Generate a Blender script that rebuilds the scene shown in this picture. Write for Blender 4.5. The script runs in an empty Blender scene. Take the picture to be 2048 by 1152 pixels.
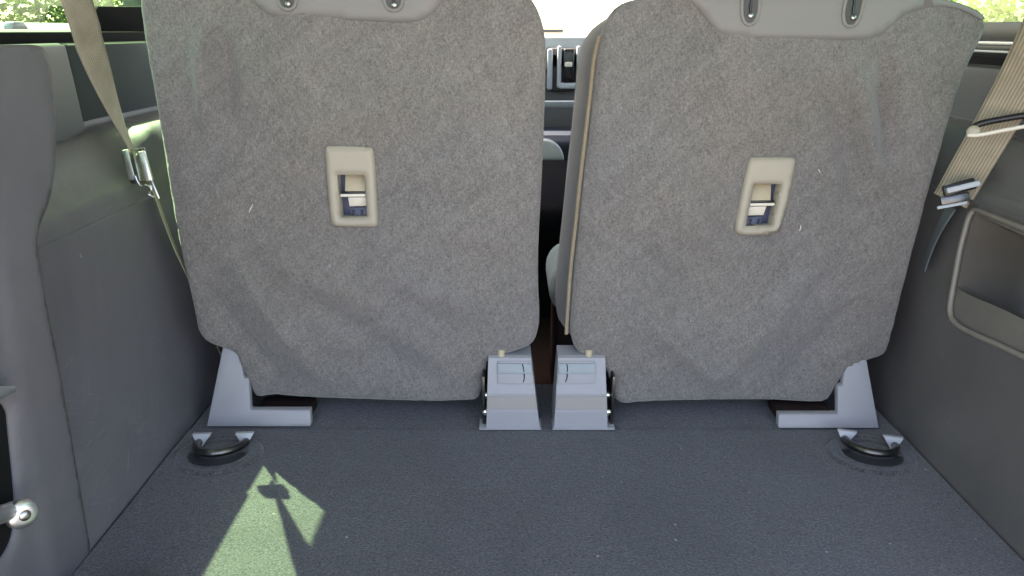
import bpy, bmesh, math, random
import numpy as np
from mathutils import Vector, Matrix, noise
from mathutils.geometry import delaunay_2d_cdt

random.seed(7)
scn = bpy.context.scene
COL = scn.collection

# ------------------------------------------------------------------ camera
PITCH = math.radians(19.2)
EYE = Vector((0.0, 0.0, 0.58))
FOC = 1479.0                      # focal length in photograph pixels (2048 wide)
cd = bpy.data.cameras.new("camera")
cd.sensor_width = 36.0
cd.lens = FOC / 2048.0 * 36.0
cd.clip_start = 0.02
cd.clip_end = 400.0
cam = bpy.data.objects.new("camera", cd)
cam.location = EYE
cam.rotation_euler = (math.radians(90) - PITCH, 0, 0)
COL.objects.link(cam)
scn.camera = cam

# ------------------------------------------------------------------ light
SUN_TO = Vector((-0.58, 0.60, 1.0)).normalized()      # towards the sun
w = bpy.data.worlds.new("World")
scn.world = w
w.use_nodes = True
nt = w.node_tree
nt.nodes.clear()
sky = nt.nodes.new("ShaderNodeTexSky")
sky.sky_type = 'NISHITA'
sky.sun_disc = False
sky.sun_elevation = math.asin(SUN_TO.z)
sky.sun_rotation = math.atan2(SUN_TO.x, SUN_TO.y)
sky.dust_density = 2.5
bg = nt.nodes.new("ShaderNodeBackground")
bg.inputs[1].default_value = 0.15
wo = nt.nodes.new("ShaderNodeOutputWorld")
nt.links.new(sky.outputs[0], bg.inputs[0])
nt.links.new(bg.outputs[0], wo.inputs[0])
sd = bpy.data.lights.new("sun", 'SUN')
sd.energy = 5.0
sd.angle = math.radians(0.5)
sd.color = (1.0, 0.95, 0.86)
sun = bpy.data.objects.new("sun", sd)
sun.rotation_euler = (-SUN_TO).to_track_quat('-Z', 'Y').to_euler()
sun.location = (-3, 3, 5)
COL.objects.link(sun)

vs = scn.view_settings
vs.view_transform = 'Standard'
vs.look = 'None'
vs.gamma = 1.0
vs.use_curve_mapping = False
vs.exposure = 3.0
vs.use_white_balance = True
vs.white_balance_temperature = 7650
vs.white_balance_tint = 18
scn.cycles.use_denoising = True
scn.cycles.max_bounces = 10
scn.cycles.diffuse_bounces = 6
scn.cycles.transparent_max_bounces = 12
scn.cycles.sample_clamp_indirect = 6.0

# ------------------------------------------------------------------ measuring from the photograph
CT, ST = math.cos(PITCH), math.sin(PITCH)
def ray(px, py):
    a = (px - 1024.0) / FOC
    b = (576.0 - py) / FOC
    return Vector((a, CT + b * ST, -ST + b * CT))
def at_y(px, py, Y):
    d = ray(px, py); return EYE + d * ((Y - EYE.y) / d.y)
def at_x(px, py, X):
    d = ray(px, py); return EYE + d * ((X - EYE.x) / d.x)
def at_z(px, py, Z):
    d = ray(px, py); return EYE + d * ((Z - EYE.z) / d.z)
def at_plane(px, py, p0, n):
    d = ray(px, py); return EYE + d * ((p0 - EYE).dot(n) / d.dot(n))

# ------------------------------------------------------------------ object helpers
def tag(o, label=None, cat=None, group=None, kind=None):
    if label: o["label"] = label
    if cat: o["category"] = cat
    if group: o["group"] = group
    if kind: o["kind"] = kind
    return o
def empty(name, loc, label, cat, group=None):
    o = bpy.data.objects.new(name, None)
    o.empty_display_size = 0.05
    o.location = loc
    COL.objects.link(o)
    return tag(o, label, cat, group)
def origin_of(p):
    v = Vector((0, 0, 0))
    while p is not None:
        v += Vector(p.location); p = p.parent
    return v
def mesh(name, verts, faces, mat, parent=None, smooth=True, uvs=None, loc=None):
    off = origin_of(parent)
    base = Vector(loc) if loc is not None else Vector((0, 0, 0))
    if parent is None: off = base
    me = bpy.data.meshes.new(name)
    me.from_pydata([tuple(Vector(v) - off) for v in verts], [], faces)
    if uvs is not None:
        uv = me.uv_layers.new(name="UVMap")
        for l in me.loops:
            uv.data[l.index].uv = uvs[l.vertex_index]
    me.materials.append(mat)
    me.validate()
    if smooth:
        me.polygons.foreach_set("use_smooth", [True] * len(me.polygons))
    me.update()
    o = bpy.data.objects.new(name, me)
    COL.objects.link(o)
    if parent is not None: o.parent = parent
    else: o.location = base
    return o
def from_bm(name, bm, mat, parent=None, smooth=False, loc=None):
    bmesh.ops.recalc_face_normals(bm, faces=bm.faces)
    bm.verts.index_update()
    vs_ = [v.co.copy() for v in bm.verts]
    fs = [[v.index for v in f.verts] for f in bm.faces]
    bm.free()
    o = mesh(name, vs_, fs, mat, parent, smooth, loc=loc)
    return o
def auto_smooth(o, deg=35):
    me = o.data
    bm = bmesh.new(); bm.from_mesh(me)
    lim = math.radians(deg)
    for f in bm.faces: f.smooth = True
    for e in bm.edges:
        if len(e.link_faces) == 2: e.smooth = e.calc_face_angle(0) < lim
        else: e.smooth = True
    bm.to_mesh(me); bm.free()
    return o
def bm_prism(outline, d, bevel=0.0, seg=2):
    """outline: list of Vectors (planar loop), d: extrusion vector."""
    bm = bmesh.new()
    a = [bm.verts.new(p) for p in outline]
    b = [bm.verts.new(Vector(p) + d) for p in outline]
    n = len(a)
    bm.faces.new(a); bm.faces.new(b[::-1])
    for i in range(n):
        j = (i + 1) % n
        bm.faces.new((a[j], a[i], b[i], b[j]))
    bmesh.ops.recalc_face_normals(bm, faces=bm.faces)
    if bevel > 0:
        bmesh.ops.bevel(bm, geom=list(bm.edges), offset=bevel, segments=seg, profile=0.5,
                        affect='EDGES', clamp_overlap=True)
    return bm
def prism(name, outline, d, mat, parent=None, bevel=0.0, seg=2, loc=None):
    o = from_bm(name, bm_prism([Vector(p) for p in outline], Vector(d), bevel, seg), mat, parent, True, loc)
    return auto_smooth(o, 40)
def box(name, lo, hi, mat, parent=None, bevel=0.003, seg=2, rot=None, loc=None):
    lo = Vector(lo); hi = Vector(hi)
    pts = [Vector((lo.x, lo.y, lo.z)), Vector((hi.x, lo.y, lo.z)), Vector((hi.x, hi.y, lo.z)), Vector((lo.x, hi.y, lo.z))]
    bm = bm_prism(pts, Vector((0, 0, hi.z - lo.z)), bevel, seg)
    if rot is not None:
        c = (lo + hi) / 2
        bmesh.ops.transform(bm, matrix=Matrix.Translation(c) @ rot.to_4x4() @ Matrix.Translation(-c), verts=bm.verts)
    return auto_smooth(from_bm(name, bm, mat, parent, True, loc), 40)
def tube_data(path, rad, n=10, closed=False):
    path = [Vector(p) for p in path]
    rads = rad if isinstance(rad, (list, tuple)) else [rad] * len(path)
    verts, faces = [], []
    m = len(path)
    up = None
    for i, p in enumerate(path):
        if closed: t = path[(i + 1) % m] - path[i - 1]
        else: t = path[min(i + 1, m - 1)] - path[max(i - 1, 0)]
        t.normalize()
        if up is None:
            up = t.orthogonal().normalized()
        up = (up - t * up.dot(t)).normalized()
        s = t.cross(up)
        for k in range(n):
            a = 2 * math.pi * k / n
            verts.append(p + (up * math.cos(a) + s * math.sin(a)) * rads[i])
    for i in range(m if closed else m - 1):
        j = (i + 1) % m
        for k in range(n):
            k2 = (k + 1) % n
            faces.append((i * n + k, i * n + k2, j * n + k2, j * n + k))
    if not closed:
        faces.append(tuple(range(n))[::-1])
        faces.append(tuple((m - 1) * n + k for k in range(n)))
    return verts, faces
def tube(name, path, rad, mat, parent=None, n=10, closed=False, loc=None):
    v, f = tube_data(path, rad, n, closed)
    return auto_smooth(mesh(name, v, f, mat, parent, True, loc=loc), 50)
def spline(pts, n=8, closed=False):
    pts = [Vector(p) for p in pts]
    out = []
    m = len(pts)
    for i in range(m if closed else m - 1):
        if closed: p0, p1, p2, p3 = pts[i - 1], pts[i], pts[(i + 1) % m], pts[(i + 2) % m]
        else: p0, p1, p2, p3 = pts[max(i - 1, 0)], pts[i], pts[i + 1], pts[min(i + 2, m - 1)]
        for k in range(n):
            t = k / n
            out.append(0.5 * ((2 * p1) + (-p0 + p2) * t + (2 * p0 - 5 * p1 + 4 * p2 - p3) * t * t + (-p0 + 3 * p1 - 3 * p2 + p3) * t ** 3))
    if not closed: out.append(pts[-1])
    return out
def ribbon(name, path, widths, thick, mat, parent=None, loc=None, across=7):
    """belt webbing: path of points, widths = side vectors (full width) at each; UV u across, v along"""
    verts, faces, uvs = [], [], []
    m = len(path); L = 0
    k = across + 1
    for i, p in enumerate(path):
        p = Vector(p); s = Vector(widths[i])
        t = (Vector(path[min(i + 1, m - 1)]) - Vector(path[max(i - 1, 0)])).normalized()
        nrm = t.cross(s).normalized()
        if i: L += (p - Vector(path[i - 1])).length
        for side in (1, -1):
            for c in range(k):
                u = c / across
                edge = 1 - 0.5 * (abs(u - .5) * 2) ** 6
                verts.append(p + s * (u - 0.5) + nrm * (side * thick * .5 * edge)); uvs.append((u, L))
    for i in range(m - 1):
        a = i * 2 * k; b = a + 2 * k
        for c in range(across):
            faces.append((a + c, a + c + 1, b + c + 1, b + c))
            faces.append((a + k + c + 1, a + k + c, b + k + c, b + k + c + 1))
        faces.append((a + k, a, b, b + k))
        faces.append((a + k - 1, a + 2 * k - 1, b + 2 * k - 1, b + k - 1))
    return mesh(name, verts, faces, mat, parent, True, uvs, loc)
def loft(name, rows, mat, parent=None, loc=None, smooth=True, flip=False):
    m, n = len(rows), len(rows[0])
    verts = [p for r in rows for p in r]
    faces = []
    for i in range(m - 1):
        for k in range(n - 1):
            q = (i * n + k, i * n + k + 1, (i + 1) * n + k + 1, (i + 1) * n + k)
            faces.append(q[::-1] if flip else q)
    return mesh(name, verts, faces, mat, parent, smooth, loc=loc)
def chaikin(p, it=2):
    p = [np.array(q, float) for q in p]
    for _ in range(it):
        o = []
        for i in range(len(p)):
            a, b = p[i], p[(i + 1) % len(p)]
            o += [a * .75 + b * .25, a * .25 + b * .75]
        p = o
    return p
def resample(p, step):
    out = []
    n = len(p)
    for i in range(n):
        a, b = np.array(p[i]), np.array(p[(i + 1) % n])
        k = max(1, int(round(np.linalg.norm(b - a) / step)))
        for j in range(k): out.append(a + (b - a) * j / k)
    # drop points too close together
    res = [out[0]]
    for q in out[1:]:
        if np.linalg.norm(q - res[-1]) > step * .45: res.append(q)
    if np.linalg.norm(res[-1] - res[0]) < step * .4: res.pop()
    return res
def seg_dist(P, loop):
    A = np.array(loop); B = np.roll(A, -1, axis=0)
    d = np.full(len(P), 1e9)
    for a, b in zip(A, B):
        ab = b - a; L = ab.dot(ab) + 1e-12
        t = np.clip(((P - a) @ ab) / L, 0, 1)
        q = P - (a + t[:, None] * ab)
        d = np.minimum(d, np.sqrt((q * q).sum(1)))
    return d
def inside(P, loop):
    A = np.array(loop); x, y = P[:, 0], P[:, 1]
    c = np.zeros(len(P), bool)
    j = len(A) - 1
    for i in range(len(A)):
        xi, yi = A[i]; xj, yj = A[j]
        with np.errstate(divide='ignore', invalid='ignore'):
            c ^= ((yi > y) != (yj > y)) & (x < (xj - xi) * (y - yi) / (yj - yi + 1e-15) + xi)
        j = i
    return c
def area2(p):
    p = np.array(p); q = np.roll(p, -1, axis=0)
    return (p[:, 0] * q[:, 1] - p[:, 1] * q[:, 0]).sum() / 2
def fill(loop, step, holes=()):
    """triangulated fill of a 2d loop with interior points; returns pts, tris, dist-to-edge, n boundary"""
    if area2(loop) < 0: loop = loop[::-1]
    A = np.array(loop)
    lo, hi = A.min(0), A.max(0)
    gx = np.arange(lo[0], hi[0], step)
    gy = np.arange(lo[1], hi[1], step * .87)
    G = np.array([(x + (step / 2 if k % 2 else 0), y) for k, y in enumerate(gy) for x in gx])
    m = inside(G, loop) & (seg_dist(G, loop) > step * .6)
    for h in holes: m &= ~inside(G, h) & (seg_dist(G, h) > step * .6)
    G = G[m]
    pts = [Vector(p) for p in loop]
    edges = [(i, (i + 1) % len(loop)) for i in range(len(loop))]
    rings = [len(loop)]
    for h in holes:
        h = h if area2(h) < 0 else h[::-1]
        b = len(pts)
        pts += [Vector(p) for p in h]
        edges += [(b + i, b + (i + 1) % len(h)) for i in range(len(h))]
        rings.append(len(h))
    pts += [Vector(p) for p in G]
    r = delaunay_2d_cdt(pts, edges, [], 0, 1e-7, False)
    V = np.array([tuple(p) for p in r[0]])
    T = [tuple(f) for f in r[2]]
    C = np.array([V[list(t)].mean(0) for t in T])
    keep = inside(C, loop)
    for h in holes: keep &= ~inside(C, h)
    T = [t for t, k in zip(T, keep) if k]
    T = [t if area2(V[list(t)]) > 0 else t[::-1] for t in T]
    return V, T, seg_dist(V, loop), loop
class Frame:
    def __init__(self, o, U, V):
        self.o = Vector(o); self.U = Vector(U).normalized(); self.V = Vector(V).normalized()
        self.W = self.U.cross(self.V).normalized()
    def to2(self, p):
        d = Vector(p) - self.o; return np.array((d.dot(self.U), d.dot(self.V)))
    def px(self, a, b, off=0.0):
        return self.to2(at_plane(a, b, self.o + self.W * off, self.W))
    def to3(self, q, w_=0.0):
        return self.o + self.U * float(q[0]) + self.V * float(q[1]) + self.W * float(w_)
def pillow(name, loop, fr, mat, parent=None, r=.015, thick=.05, step=.006, disp=None, base=0.0, back_inset=0.0, taper=None, holes=()):
    V, T, d, loop = fill(loop, step, holes)
    dd = np.minimum(d, r)
    wv = base - (r - np.sqrt(np.maximum(r * r - (r - dd) ** 2, 0)))
    if disp is not None:
        wv = wv + np.array([disp(float(q[0]), float(q[1]), float(e)) for q, e in zip(V, d)])
    verts = [fr.to3(q, e) for q, e in zip(V, wv)]
    faces = list(T)
    # boundary edges of the fill -> skirt
    cnt = {}
    for t in T:
        for i in range(3):
            e = (t[i], t[(i + 1) % 3]); cnt[e] = cnt.get(e, 0) + 1
    be = [e for e in cnt if (e[1], e[0]) not in cnt]
    cen = V.mean(0)
    mp = {}
    rows = 3
    for (a, b) in be:
        for q in (a, b):
            if q not in mp:
                ids = []
                for k in range(1, rows + 1):
                    f = k / rows
                    p = V[q]
                    if back_inset: 
                        p = p + (cen - p) / np.linalg.norm(cen - p) * back_inset * f
                    if taper: p = taper(p, f)
                    ids.append(len(verts))
                    verts.append(fr.to3(p, wv[q] - (thick - r) * f))
                mp[q] = [q] + ids
    for (a, b) in be:
        for k in range(rows):
            faces.append((mp[b][k], mp[a][k], mp[a][k + 1], mp[b][k + 1]))
    # back cover
    nxt = {a: b for a, b in be}
    s = min(be, key=lambda e: d[e[0]])[0]; chain = [s]; c = nxt[s]
    while c != s and len(chain) < 5000:
        chain.append(c); c = nxt[c]
    faces.append(tuple(mp[q][rows] for q in chain[::-1]))
    return mesh(name, verts, faces, mat, parent, True)

# ------------------------------------------------------------------ materials
def new_mat(name):
    m = bpy.data.materials.new(name); m.use_nodes = True
    n = m.node_tree; n.nodes.clear()
    out = n.nodes.new("ShaderNodeOutputMaterial")
    p = n.nodes.new("ShaderNodeBsdfPrincipled")
    n.links.new(p.outputs[0], out.inputs[0])
    return m, n, p
def noise_node(n, vec, scale, detail=3, rough=.55, dist=0.0):
    t = n.nodes.new("ShaderNodeTexNoise")
    t.inputs["Scale"].default_value = scale; t.inputs["Detail"].default_value = detail
    t.inputs["Roughness"].default_value = rough; t.inputs["Distortion"].default_value = dist
    n.links.new(vec, t.inputs["Vector"])
    return t.outputs["Fac"]
def ramp(n, fac, stops):
    r = n.nodes.new("ShaderNodeValToRGB")
    el = r.color_ramp.elements
    while len(el) < len(stops): el.new(0.5)
    for e, (p, c) in zip(el, stops):
        e.position = p; e.color = (*c, 1) if len(c) == 3 else c
    n.links.new(fac, r.inputs[0])
    return r.outputs[0]
def mixc(n, a, b, fac, mode='MIX'):
    x = n.nodes.new("ShaderNodeMix"); x.data_type = 'RGBA'; x.blend_type = mode
    for sock, val in ((x.inputs[0], fac), (x.inputs[6], a), (x.inputs[7], b)):
        if hasattr(val, "is_linked") or hasattr(val, "links"): n.links.new(val, sock)
        elif isinstance(val, (int, float)): sock.default_value = val
        else: sock.default_value = (*val, 1)
    return x.outputs[2]
def bump(n, p, h, strength, dist=.001, prev=None):
    b = n.nodes.new("ShaderNodeBump"); b.inputs["Strength"].default_value = strength
    b.inputs["Distance"].default_value = dist
    n.links.new(h, b.inputs["Height"])
    if prev is not None: n.links.new(prev, b.inputs["Normal"])
    n.links.new(b.outputs[0], p.inputs["Normal"])
    return b.outputs[0]
def coords(n, scale=(1, 1, 1), rot=(0, 0, 0)):
    c = n.nodes.new("ShaderNodeTexCoord"); mp = n.nodes.new("ShaderNodeMapping")
    mp.inputs["Scale"].default_value = scale; mp.inputs["Rotation"].default_value = rot
    n.links.new(c.outputs["Object"], mp.inputs[0])
    return mp.outputs[0]
def feature(n, size, rot=(0, 0, 0)):
    c = n.nodes.new("ShaderNodeTexCoord"); mp = n.nodes.new("ShaderNodeMapping")
    mp.vector_type = 'TEXTURE'
    mp.inputs["Scale"].default_value = size; mp.inputs["Rotation"].default_value = rot
    n.links.new(c.outputs["Object"], mp.inputs[0])
    return mp.outputs[0]
def scl(c, k): return tuple(min(1, x * k) for x in c)

def carpet_mat(name, col, nap=.25, fine=.45, speck=0.0, tint=None, big=14, brush=0.0):
    m, n, p = new_mat(name)
    v = coords(n)
    f1 = noise_node(n, v, 360, 5, .75, .3)
    f2 = noise_node(n, coords(n, (1, 1, .45), (.3, .5, .6)), 230, 3, .65, 1.8)
    b1 = noise_node(n, coords(n, (1, 1, .7), (.2, .7, .3)), big, 4, .6, .9)
    b2 = noise_node(n, v, 3.2, 2, .5, .4)
    c = ramp(n, f1, [(.30, scl(col, 1 - fine)), (.5, col), (.72, scl(col, 1 + fine))])
    c2 = ramp(n, f2, [(.3, (1 - fine * .55,) * 3), (.7, (1 + fine * .5,) * 3)])
    c = mixc(n, c, c2, 1.0, 'MULTIPLY')
    c3 = ramp(n, b1, [(.3, (1 - nap,) * 3), (.7, (1 + nap,) * 3)])
    c = mixc(n, c, c3, 1.0, 'MULTIPLY')
    if brush:
        for rot, sz in ((.75, .0055), (-.5, .0075), (.95, .020)):
            k = noise_node(n, feature(n, (sz, 1.0, sz * 6), (0, rot, 0)), 1.0, 3, .6, .5)
            c = mixc(n, c, ramp(n, k, [(.32, (1 - brush,) * 3), (.68, (1 + brush,) * 3)]), 1.0, 'MULTIPLY')
    if tint:
        t = ramp(n, b2, [(.35, (1, 1, 1)), (.68, tint)])
        c = mixc(n, c, t, 1.0, 'MULTIPLY')
    if speck:
        vo = n.nodes.new("ShaderNodeTexVoronoi"); vo.inputs["Scale"].default_value = 50
        n.links.new(v, vo.inputs["Vector"])
        s = ramp(n, vo.outputs["Distance"], [(.05, (1, 1, 1)), (.085, (0, 0, 0))])
        k = ramp(n, noise_node(n, v, 17, 2), [(.54, (0, 0, 0)), (.62, (speck,) * 3)])
        s = mixc(n, s, k, 1.0, 'MULTIPLY')
        c = mixc(n, c, (.34, .34, .33), s)
    n.links.new(c, p.inputs["Base Color"])
    p.inputs["Roughness"].default_value = .95
    p.inputs["Specular IOR Level"].default_value = .12
    p.inputs["Sheen Weight"].default_value = .35
    p.inputs["Sheen Roughness"].default_value = .5
    h = mixc(n, f1, f2, .5)
    bump(n, p, h, .8, .0028)
    return m
def plastic_mat(name, col, rough=.5, grain=.12, var=.10, scuff=0.0, spec=.4, gscale=900):
    m, n, p = new_mat(name)
    v = coords(n)
    g = noise_node(n, v, gscale, 2, .6)
    b = noise_node(n, v, 9, 4, .6, .3)
    c = ramp(n, b, [(.3, scl(col, 1 - var)), (.7, scl(col, 1 + var))])
    if scuff:
        k = ramp(n, noise_node(n, v, 6, 2), [(.47, (0, 0, 0)), (.60, (1, 1, 1))])
        for rx, sz, th in ((.9, .0022, .64), (-.5, .0016, .66), (.15, .0028, .65)):
            s1 = noise_node(n, feature(n, (1, sz * 22, sz), (rx, 0, 0)), 1.0, 2, .6, .8)
            q = ramp(n, s1, [(th, (0, 0, 0)), (th + .07, (scuff,) * 3)])
            c = mixc(n, c, scl(col, 2.0), mixc(n, q, k, 1.0, 'MULTIPLY'))
        dz = ramp(n, noise_node(n, v, 2.6, 5, .65, .6), [(.35, (.86, .86, .87)), (.7, (1.16, 1.14, 1.10))])
        c = mixc(n, c, dz, 1.0, 'MULTIPLY')
        vo = n.nodes.new("ShaderNodeTexVoronoi"); vo.inputs["Scale"].default_value = 24
        n.links.new(coords(n, (1, 1, .5)), vo.inputs["Vector"])
        d = ramp(n, vo.outputs["Distance"], [(.045, (1, 1, 1)), (.07, (0, 0, 0))])
        kk = ramp(n, noise_node(n, v, 11, 2), [(.62, (0, 0, 0)), (.66, (.8,) * 3)])
        d = mixc(n, d, kk, 1.0, 'MULTIPLY')
        c = mixc(n, c, scl(col, 2.6), d)
    n.links.new(c, p.inputs["Base Color"])
    rr = n.nodes.new("ShaderNodeMapRange")
    rr.inputs[3].default_value = rough - .07; rr.inputs[4].default_value = rough + .10
    n.links.new(b, rr.inputs[0]); n.links.new(rr.outputs[0], p.inputs["Roughness"])
    p.inputs["Specular IOR Level"].default_value = spec
    if grain: bump(n, p, g, grain, .0006)
    return m
def metal_mat(name, col, rough=.25, dirt=.3):
    m, n, p = new_mat(name)
    v = coords(n)
    b = noise_node(n, v, 120, 4, .6)
    n.links.new(ramp(n, b, [(.3, scl(col, 1 - dirt)), (.7, col)]), p.inputs["Base Color"])
    p.inputs["Metallic"].default_value = 1.0
    rr = n.nodes.new("ShaderNodeMapRange")
    rr.inputs[3].default_value = rough; rr.inputs[4].default_value = rough + .2
    n.links.new(b, rr.inputs[0]); n.links.new(rr.outputs[0], p.inputs["Roughness"])
    return m
def fabric_mat(name, col, scale=700, sheen=.3):
    m, n, p = new_mat(name)
    v = coords(n)
    f = noise_node(n, v, scale, 2, .6)
    b = noise_node(n, v, 12, 3, .6)
    c = ramp(n, f, [(.3, scl(col, .75)), (.7, scl(col, 1.25))])
    c = mixc(n, c, ramp(n, b, [(.3, (.85,) * 3), (.7, (1.12,) * 3)]), 1.0, 'MULTIPLY')
    n.links.new(c, p.inputs["Base Color"])
    p.inputs["Roughness"].default_value = .9
    p.inputs["Specular IOR Level"].default_value = .15 if sheen else .03
    p.inputs["Sheen Weight"].default_value = sheen
    bump(n, p, f, .5, .0012)
    return m
def webbing_mat(name, col, rib=.62):
    m, n, p = new_mat(name)
    uv = n.nodes.new("ShaderNodeUVMap"); uv.uv_map = "UVMap"
    sp = n.nodes.new("ShaderNodeSeparateXYZ"); n.links.new(uv.outputs[0], sp.inputs[0])
    def wave(sock, k):
        a = n.nodes.new("ShaderNodeMath"); a.operation = 'MULTIPLY'; a.inputs[1].default_value = k
        n.links.new(sock, a.inputs[0])
        s = n.nodes.new("ShaderNodeMath"); s.operation = 'SINE'; n.links.new(a.outputs[0], s.inputs[0])
        r = n.nodes.new("ShaderNodeMapRange"); r.inputs[1].default_value = -1; n.links.new(s.outputs[0], r.inputs[0])
        return r.outputs[0]
    a = wave(sp.outputs[0], 2 * math.pi * 13)
    b = wave(sp.outputs[1], 2 * math.pi * 420)
    c = ramp(n, a, [(.1, scl(col, rib)), (.75, scl(col, 1.1))])
    c = mixc(n, c, ramp(n, b, [(0, (.88,) * 3), (1, (1.06,) * 3)]), 1.0, 'MULTIPLY')
    d = noise_node(n, coords(n), 35, 3)
    c = mixc(n, c, ramp(n, d, [(.3, (.86,) * 3), (.7, (1.08,) * 3)]), 1.0, 'MULTIPLY')
    n.links.new(c, p.inputs["Base Color"])
    p.inputs["Roughness"].default_value = .6
    bump(n, p, a, .7, .0008)
    return m
def glass_mat(name, tint, refl=.10):
    m = bpy.data.materials.new(name); m.use_nodes = True
    n = m.node_tree; n.nodes.clear()
    out = n.nodes.new("ShaderNodeOutputMaterial")
    t = n.nodes.new("ShaderNodeBsdfTransparent"); t.inputs[0].default_value = (*tint, 1)
    g = n.nodes.new("ShaderNodeBsdfGlossy"); g.inputs["Roughness"].default_value = .03
    lw = n.nodes.new("ShaderNodeLayerWeight"); lw.inputs[0].default_value = .5
    pw = n.nodes.new("ShaderNodeMath"); pw.operation = 'POWER'; pw.inputs[1].default_value = 4.0
    n.links.new(lw.outputs["Facing"], pw.inputs[0])
    f = n.nodes.new("ShaderNodeMapRange"); f.inputs[3].default_value = .05; f.inputs[4].default_value = .75
    n.links.new(pw.outputs[0], f.inputs[0])
    mx = n.nodes.new("ShaderNodeMixShader")
    n.links.new(f.outputs[0], mx.inputs[0]); n.links.new(t.outputs[0], mx.inputs[1]); n.links.new(g.outputs[0], mx.inputs[2])
    n.links.new(mx.outputs[0], out.inputs[0])
    return m
def leaf_mat(name, col):
    m, n, p = new_mat(name)
    oi = noise_node(n, coords(n), 7, 2)
    n.links.new(ramp(n, oi, [(.3, scl(col, .6)), (.7, scl(col, 1.5))]), p.inputs["Base Color"])
    p.inputs["Roughness"].default_value = .5
    tr = n.nodes.new("ShaderNodeBsdfTranslucent"); tr.inputs[0].default_value = (col[0] * 1.7, col[1] * 1.6, col[2] * .7, 1)
    mx = n.nodes.new("ShaderNodeMixShader"); mx.inputs[0].default_value = .45
    out = [x for x in n.nodes if x.type == 'OUTPUT_MATERIAL'][0]
    n.links.new(p.outputs[0], mx.inputs[1]); n.links.new(tr.outputs[0], mx.inputs[2]); n.links.new(mx.outputs[0], out.inputs[0])
    return m

M = dict(
    seat_carpet=carpet_mat("seat_carpet", (.174, .160, .148), nap=.05, fine=.40, tint=(.93, .96, 1.03), big=9, brush=.07),
    floor_carpet=carpet_mat("floor_carpet", (.058, .0565, .062), nap=.16, fine=.95, speck=1.0, big=7),
    fabric=fabric_mat("seat_fabric", (.155, .16, .155)),
    dark_fabric=fabric_mat("dark_fabric", (.006, .006, .008), sheen=0),
    teal_lit_fabric=fabric_mat("teal_lit_fabric", (.17, .225, .235)),
    brown=fabric_mat("brown_felt", (.030, .020, .018), sheen=0),
    shield=plastic_mat("shield_plastic", (.190, .182, .178), .55, .06, .04),
    bezel=plastic_mat("bezel_plastic", (.320, .288, .230), .38, .03, .05),
    tan=plastic_mat("tan_plastic", (.42, .36, .25), .45, .03, .06),
    pale=plastic_mat("pale_plastic", (.62, .58, .50), .4, .0, .04),
    navy=plastic_mat("navy_plastic", (.055, .065, .11), .4, .05, .1),
    hinge=plastic_mat("hinge_plastic", (.298, .297, .316), .48, .06, .05),
    trim=plastic_mat("trim_plastic", (.113, .111, .123), .52, .5, .08, scuff=.55, gscale=1100),
    trim_dark=plastic_mat("trim_dark", (.100, .094, .093), .50, .5, .08, scuff=.5, gscale=1100),
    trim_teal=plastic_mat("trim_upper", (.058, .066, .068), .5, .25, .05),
    black=plastic_mat("black_rubber", (.009, .009, .010), .85, .1, .2, spec=.1),
    gloss_black=plastic_mat("gloss_black", (.010, .010, .012), .2, .0, .2),
    silver=plastic_mat("silver_plastic", (.36, .39, .42), .35, .0, .06),
    chrome=metal_mat("chrome", (.80, .79, .77), .10, .15),
    zinc=metal_mat("zinc", (.82, .82, .82), .28, .1),
    steel=metal_mat("steel", (.52, .51, .49), .24, .35),
    dark_steel=metal_mat("dark_steel", (.16, .155, .15), .22, .4),
    webbing=webbing_mat("webbing", (.36, .31, .235), .72),
    webbing_smooth=webbing_mat("webbing_smooth", (.31, .275, .215), .93),
    piping=fabric_mat("piping", (.25, .20, .135)),
    headliner=fabric_mat("headliner", (.50, .49, .46)),
    glass=glass_mat("tinted_glass", (.66, .88, .68)),
    screen_glass=glass_mat("windscreen_glass", (.85, .93, .90)),
    paint=plastic_mat("body_paint", (.55, .57, .57), .25, .0, .03, spec=.6),
    ledge=plastic_mat("ledge_paint", (.10, .11, .11), .3, .0, .05, spec=.6),
    drive=plastic_mat("driveway", (.22, .215, .20), .9, .6, .15, gscale=60),
    leaf=leaf_mat("leaf_green", (.060, .105, .022)),
    leaf2=leaf_mat("leaf_dull", (.040, .060, .026)),  # duller leaf copy, the pane's dark reflection put into the colour
    bark=plastic_mat("bark", (.09, .065, .045), .9, .8, .3, gscale=80),
)

# ------------------------------------------------------------------ setting: ground, boot floor, roof
XL, XR = -0.50, 0.595           # floor edges
XC = (XL + XR) / 2
tag(mesh("ground", [(-60, -60, -.78), (60, -60, -.78), (60, 60, -.78), (-60, 60, -.78)], [(0, 1, 2, 3)], M['drive'], smooth=False), kind="structure")

def floor_sheet(name, y0, y1, z, mat, x0=XL + .0035, x1=XR - .0035, step=.02):
    rows = []
    ny = max(2, int((y1 - y0) / step)); nx = 55
    for i in range(ny + 1):
        y = y0 + (y1 - y0) * i / ny
        rows.append([Vector((x0 + (x1 - x0) * k / nx, y,
                     z + .0012 * noise.noise(Vector((x0 + (x1 - x0) * k / nx, y, 0)) * 9))) for k in range(nx + 1)])
    return loft(name, rows, mat)
fl = tag(floor_sheet("boot_floor", 0.30, 1.0035, 0.0, M['floor_carpet']), kind="structure")
fl2 = tag(floor_sheet("boot_floor_strip", 1.0055, 1.16, -0.0015, M['floor_carpet']), kind="structure")
tag(box("cabin_floor", (-.66, 1.16, -.14), (.76, 2.9, -.10), M['brown'], bevel=0), kind="structure")
tag(box("boot_floor_underside", (-.66, .28, -.09), (.76, 1.17, -.012), M['black'], bevel=0), kind="structure")
tag(box("roof", (-.79, .18, .986), (.885, 2.78, 1.02), M['headliner'], bevel=.01), kind="structure")

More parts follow.
